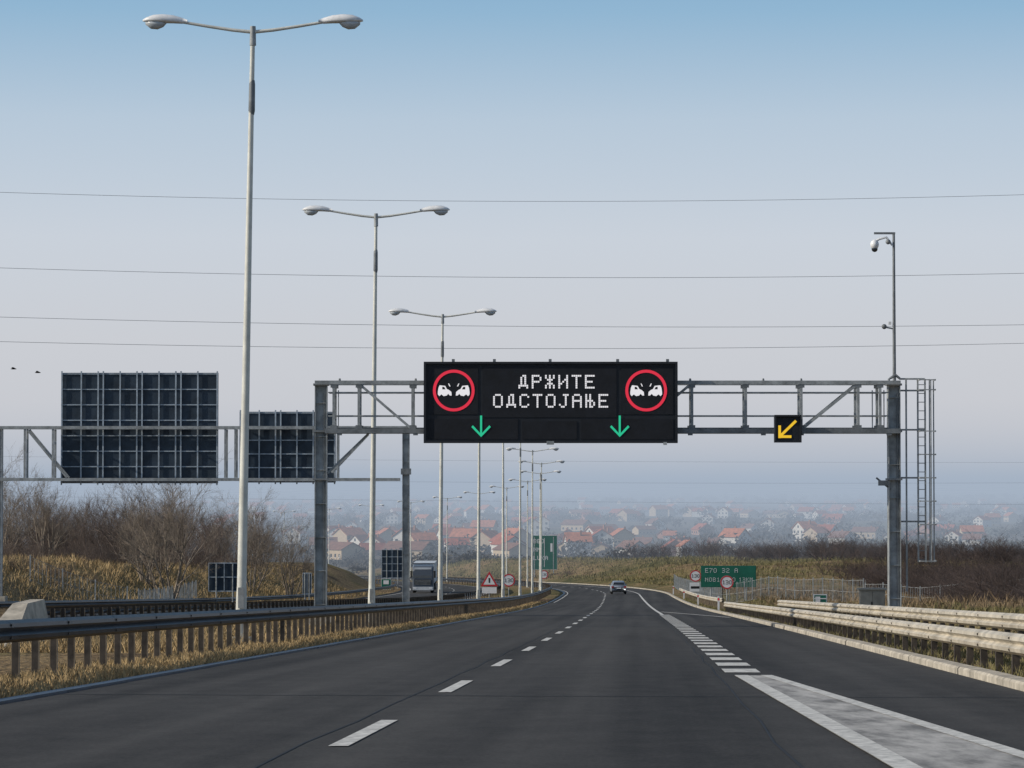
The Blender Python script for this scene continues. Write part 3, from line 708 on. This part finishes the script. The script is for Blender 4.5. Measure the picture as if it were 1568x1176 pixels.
def grass(name, n, yr, offr, h, k, bias=1.6):
    rg = np.random.default_rng(len(name)+n)
    y = yr[0]+(yr[1]-yr[0])*rg.random(n)**bias; off = rg.uniform(offr[0], offr[1], n)
    x = np.interp(y, STN, XS)+off; z = GZ(y, off); hh = h*rg.uniform(.4, 1.2, n); a = rg.uniform(0, 6.28, n); w = .012+.00012*y
    hh = hh*(.55+.45*np.sin(x*1.9+np.sin(y*.8))*np.sin(y*.6+1)+.35)
    lx = rg.normal(0, .5, n)*hh; ly = rg.normal(0, .5, n)*hh
    A = np.stack([x-np.cos(a)*w, y-np.sin(a)*w, z-.02], 1); B = np.stack([x+np.cos(a)*w, y+np.sin(a)*w, z-.02], 1); C = np.stack([x+lx, y+ly, z+hh], 1)
    V = np.stack([A, B, C], 1).reshape(-1, 3); return np_obj(name, V, np.arange(3*n).reshape(-1, 3), k)
grass('dry_grass', 60000, (22, 260), (-6.9, -4.85), .13, 'straw')
grass('dry_grass', 25000, (60, 300), (-12.9, -6.9), .25, 'straw')
grass('verge_grass', 40000, (28, 300), (7.45, 16), .16, 'gblade')
grass('verge_grass', 40000, (150, 330), (-45, -26.6), .45, 'straw', 1.0)
grass('verge_grass', 30000, (100, 330), (12, 40), .45, 'bblade', 1.0)
grass('verge_grass', 25000, (400, 680), (12, 90), .6, 'gblade', 1.0)

# ------------------------------------------------------------------ village
def house(w, l, h, rh, kw, kr, storeys, side):
    mb = MB(); mb.box(-w/2, w/2, -l/2, l/2, -1, h, kw)
    o = .5
    if side:
        rp = [[(-w/2-o, yy, h-.15), (0, yy, h+rh), (w/2+o, yy, h-.15), (w/2+o, yy, h+.05), (0, yy, h+rh+.22), (-w/2-o, yy, h+.05)] for yy in (-l/2-o, l/2+o)]
        mb.loft(rp, kr, False)
        for yy in (-l/2+.01, l/2-.01): mb.add([(-w/2, yy, h), (w/2, yy, h), (0, yy, h+rh)], [(0, 1, 2)], kw)
    else:
        rp = [[(xx, -l/2-o, h-.15), (xx, 0, h+rh), (xx, l/2+o, h-.15), (xx, l/2+o, h+.05), (xx, 0, h+rh+.22), (xx, -l/2-o, h+.05)] for xx in (-w/2-o, w/2+o)]
        mb.loft(rp, kr, False)
        for xx in (-w/2+.01, w/2-.01): mb.add([(xx, -l/2, h), (xx, l/2, h), (xx, 0, h+rh)], [(0, 1, 2)], kw)
    for st in range(storeys):
        z = 1.0+st*2.8; n = int(w//2.6)
        for i in range(n):
            x = -w/2+w*(i+.5)/n
            for yy in (-l/2-.06, l/2+.01): mb.box(x-.55, x+.55, yy, yy+.05, z, z+1.3, 'winglass'); mb.box(x-.65, x+.65, yy-.03, yy+.055, z-.12, z-.001, 'white')
    mb.box(w/2-1.6, w/2-.7, -l/2-.08, -l/2-.062, 0, 2.1, 'cab')
    mb.cbox(w*.2, .9, h+rh, .7, .7, 1.8, 'wallC')
    if side and rh > 2.5: mb.box(-.5, .5, -l/2-.05, -l/2-.001, h+.4, h+1.5, 'winglass')
    me = mb.obj('house'); d = me.data; bpy.data.objects.remove(me); return d
hv = [house(9, 11, 5.6, 3.0, 'wallA', 'roofA', 2, True), house(11, 9, 5.6, 3.0, 'wallB', 'roofC', 2, False), house(8, 10, 3.2, 2.8, 'wallA', 'roofB', 1, True),
      house(12, 9, 3.4, 3.2, 'wallC', 'roofA', 1, False), house(9, 9, 6.0, 3.2, 'wallA', 'roofC', 2, True), house(15, 10, 4.0, 2.6, 'wallB', 'roofB', 1, False)]
hp = []
tries = 0
while len(hp) < 330 and tries < 20000:
    tries += 1
    if len(hp) < 55: y = R.uniform(960, 1300); x = R.uniform(-.065, .06)*y
    else: y = 1080+2500*R.random()**.9; x = R.uniform(-.13, .2)*y
    row = .5+.5*math.sin(y*.011+2.2*math.sin(x*.008))*math.sin(x*.013+y*.002)
    if len(hp) >= 55 and R.random() > .1+.9*row: continue
    if any((x-a)**2+(y-b)**2 < 18**2 for a, b in hp): continue
    hp.append((x, y)); o = bpy.data.objects.new('house', R.choice(hv)); COL.objects.link(o)
    o.location = (x, y, gz(x, y)-.3); o.rotation_euler = (0, 0, R.uniform(-1.6, 1.6)); s = R.uniform(.6, 1.0); o.scale = (s, s, s)
# distant trees: clouds of leaf-sized faces
rg = np.random.default_rng(5); Vs = []
def clump(x, y, r, h, n, sz):
    c = rg.normal(0, 1, (n, 3)); c /= np.linalg.norm(c, axis=1)[:, None]; c *= rg.uniform(.05, 1, (n, 1))**.7
    c *= np.array([r, r, h/2])*rg.uniform(.75, 1.1, (n, 1)); c += np.array([x, y, gz(x, y)+h*.45])
    Vs.append((c[:, None, :]+rg.normal(0, sz, (n, 3, 3))).reshape(-1, 3))
for i in range(2600):
    y = 950+R.random()**1.2*4300; x = R.uniform(-.2, .22)*y; h = R.uniform(3, 8.5)
    if math.sin(x*.02+1.5*math.sin(y*.006))*math.sin(y*.012) < -.25: continue
    if min((x-a)**2+(y-b)**2 for a, b in hp) < 100: continue
    clump(x, y, h*R.uniform(.5, 1.6), h, 70, .45+y*.00012)
for i in range(650):
    y = R.uniform(680, 940); x = R.uniform(-.03 if i % 3 else -.2, .22)*y; h = R.uniform(2.0, 4.5)+(1.5 if x > 60 else 0)
    clump(x, y, h*R.uniform(.6, 1.5), h, 120, .28)
V = np.concatenate(Vs); np_obj('distant_trees', V, np.arange(len(V)).reshape(-1, 3), 'ftree')

# ------------------------------------------------------------------ valley haze (thin homogeneous absorbing layer, its own glow standing in for scattered light)
hz = bpy.data.materials.new('valley_haze'); hz.use_nodes = True; nt = hz.node_tree; nt.nodes.clear()
out = nt.nodes.new('ShaderNodeOutputMaterial'); ab = nt.nodes.new('ShaderNodeVolumeAbsorption'); em = nt.nodes.new('ShaderNodeEmission'); ad = nt.nodes.new('ShaderNodeAddShader')
SG = 0.00078
ab.inputs['Color'].default_value = (0, 0, 0, 1); ab.inputs['Density'].default_value = SG
em.inputs['Color'].default_value = (0.375, 0.445, 0.545, 1); em.inputs['Strength'].default_value = SG
nt.links.new(ab.outputs[0], ad.inputs[0]); nt.links.new(em.outputs[0], ad.inputs[1]); nt.links.new(ad.outputs[0], out.inputs['Volume'])
M['haze'] = hz
mb = MB(); mb.box(-5000, 5000, 480, 14000, -90, 14, 'haze'); mb.obj('haze')

# ------------------------------------------------------------------ light and sky
az = math.radians(12); el = math.radians(28)
sv = Vector((-math.cos(el)*math.cos(az), -math.cos(el)*math.sin(az), math.sin(el)))
sun = bpy.data.lights.new('sun', 'SUN'); sun.energy = 3.3; sun.angle = math.radians(.7); sun.color = (1, .92, .80)
so = bpy.data.objects.new('sun', sun); COL.objects.link(so); so.rotation_euler = sv.to_track_quat('Z', 'Y').to_euler(); so.location = (-50, 0, 60)
w = bpy.data.worlds.new('World'); scene.world = w; w.use_nodes = True; nt = w.node_tree; N = nt.nodes; L = nt.links
bg = N['Background']; bg.inputs['Strength'].default_value = .1
sky = N.new('ShaderNodeTexSky'); sky.sky_type = 'NISHITA'; sky.sun_disc = False; sky.sun_elevation = el; sky.sun_rotation = math.atan2(sv.x, sv.y); sky.dust_density = 2.0; sky.ozone_density = 1.5
tc = N.new('ShaderNodeTexCoord'); sp = N.new('ShaderNodeSeparateXYZ'); L.new(tc.outputs['Generated'], sp.inputs[0])
mr = N.new('ShaderNodeMapRange'); mr.inputs[1].default_value = 0; mr.inputs[2].default_value = .2; L.new(sp.outputs['Z'], mr.inputs[0])
cr = N.new('ShaderNodeValToRGB'); e = cr.color_ramp.elements
e[0].position = 0; e[0].color = (.55, .575, .635, 1); e[1].position = 1; e[1].color = (.18, .37, .60, 1)
for p, c in ((.10, (.60, .615, .665)), (.25, (.62, .64, .69)), (.42, (.61, .66, .735)), (.62, (.49, .60, .72)), (.80, (.29, .48, .665))):
    q = cr.color_ramp.elements.new(p); q.color = (*c, 1)
L.new(mr.outputs[0], cr.inputs['Fac'])
vs = N.new('ShaderNodeVectorMath'); vs.operation = 'SCALE'; vs.inputs['Scale'].default_value = 10; L.new(cr.outputs['Color'], vs.inputs[0])
mf = N.new('ShaderNodeMapRange'); mf.inputs[1].default_value = .18; mf.inputs[2].default_value = .5; mf.inputs[3].default_value = .92; mf.inputs[4].default_value = 0; L.new(sp.outputs['Z'], mf.inputs[0])
mx = N.new('ShaderNodeMix'); mx.data_type = 'RGBA'; L.new(mf.outputs[0], mx.inputs[0]); L.new(sky.outputs[0], mx.inputs[6]); L.new(vs.outputs[0], mx.inputs[7])
L.new(mx.outputs[2], bg.inputs['Color'])

cam = bpy.data.cameras.new('camera'); co = bpy.data.objects.new('camera', cam); COL.objects.link(co)
cam.sensor_width = 36; cam.lens = 36*4500/1568; cam.clip_start = .5; cam.clip_end = 40000
co.location = (0, 0, 0); co.rotation_euler = (math.radians(90)+math.atan(157/4500), 0, 0)
scene.camera = co
scene.view_settings.view_transform = 'Standard'; scene.view_settings.look = 'None'; scene.view_settings.exposure = 0
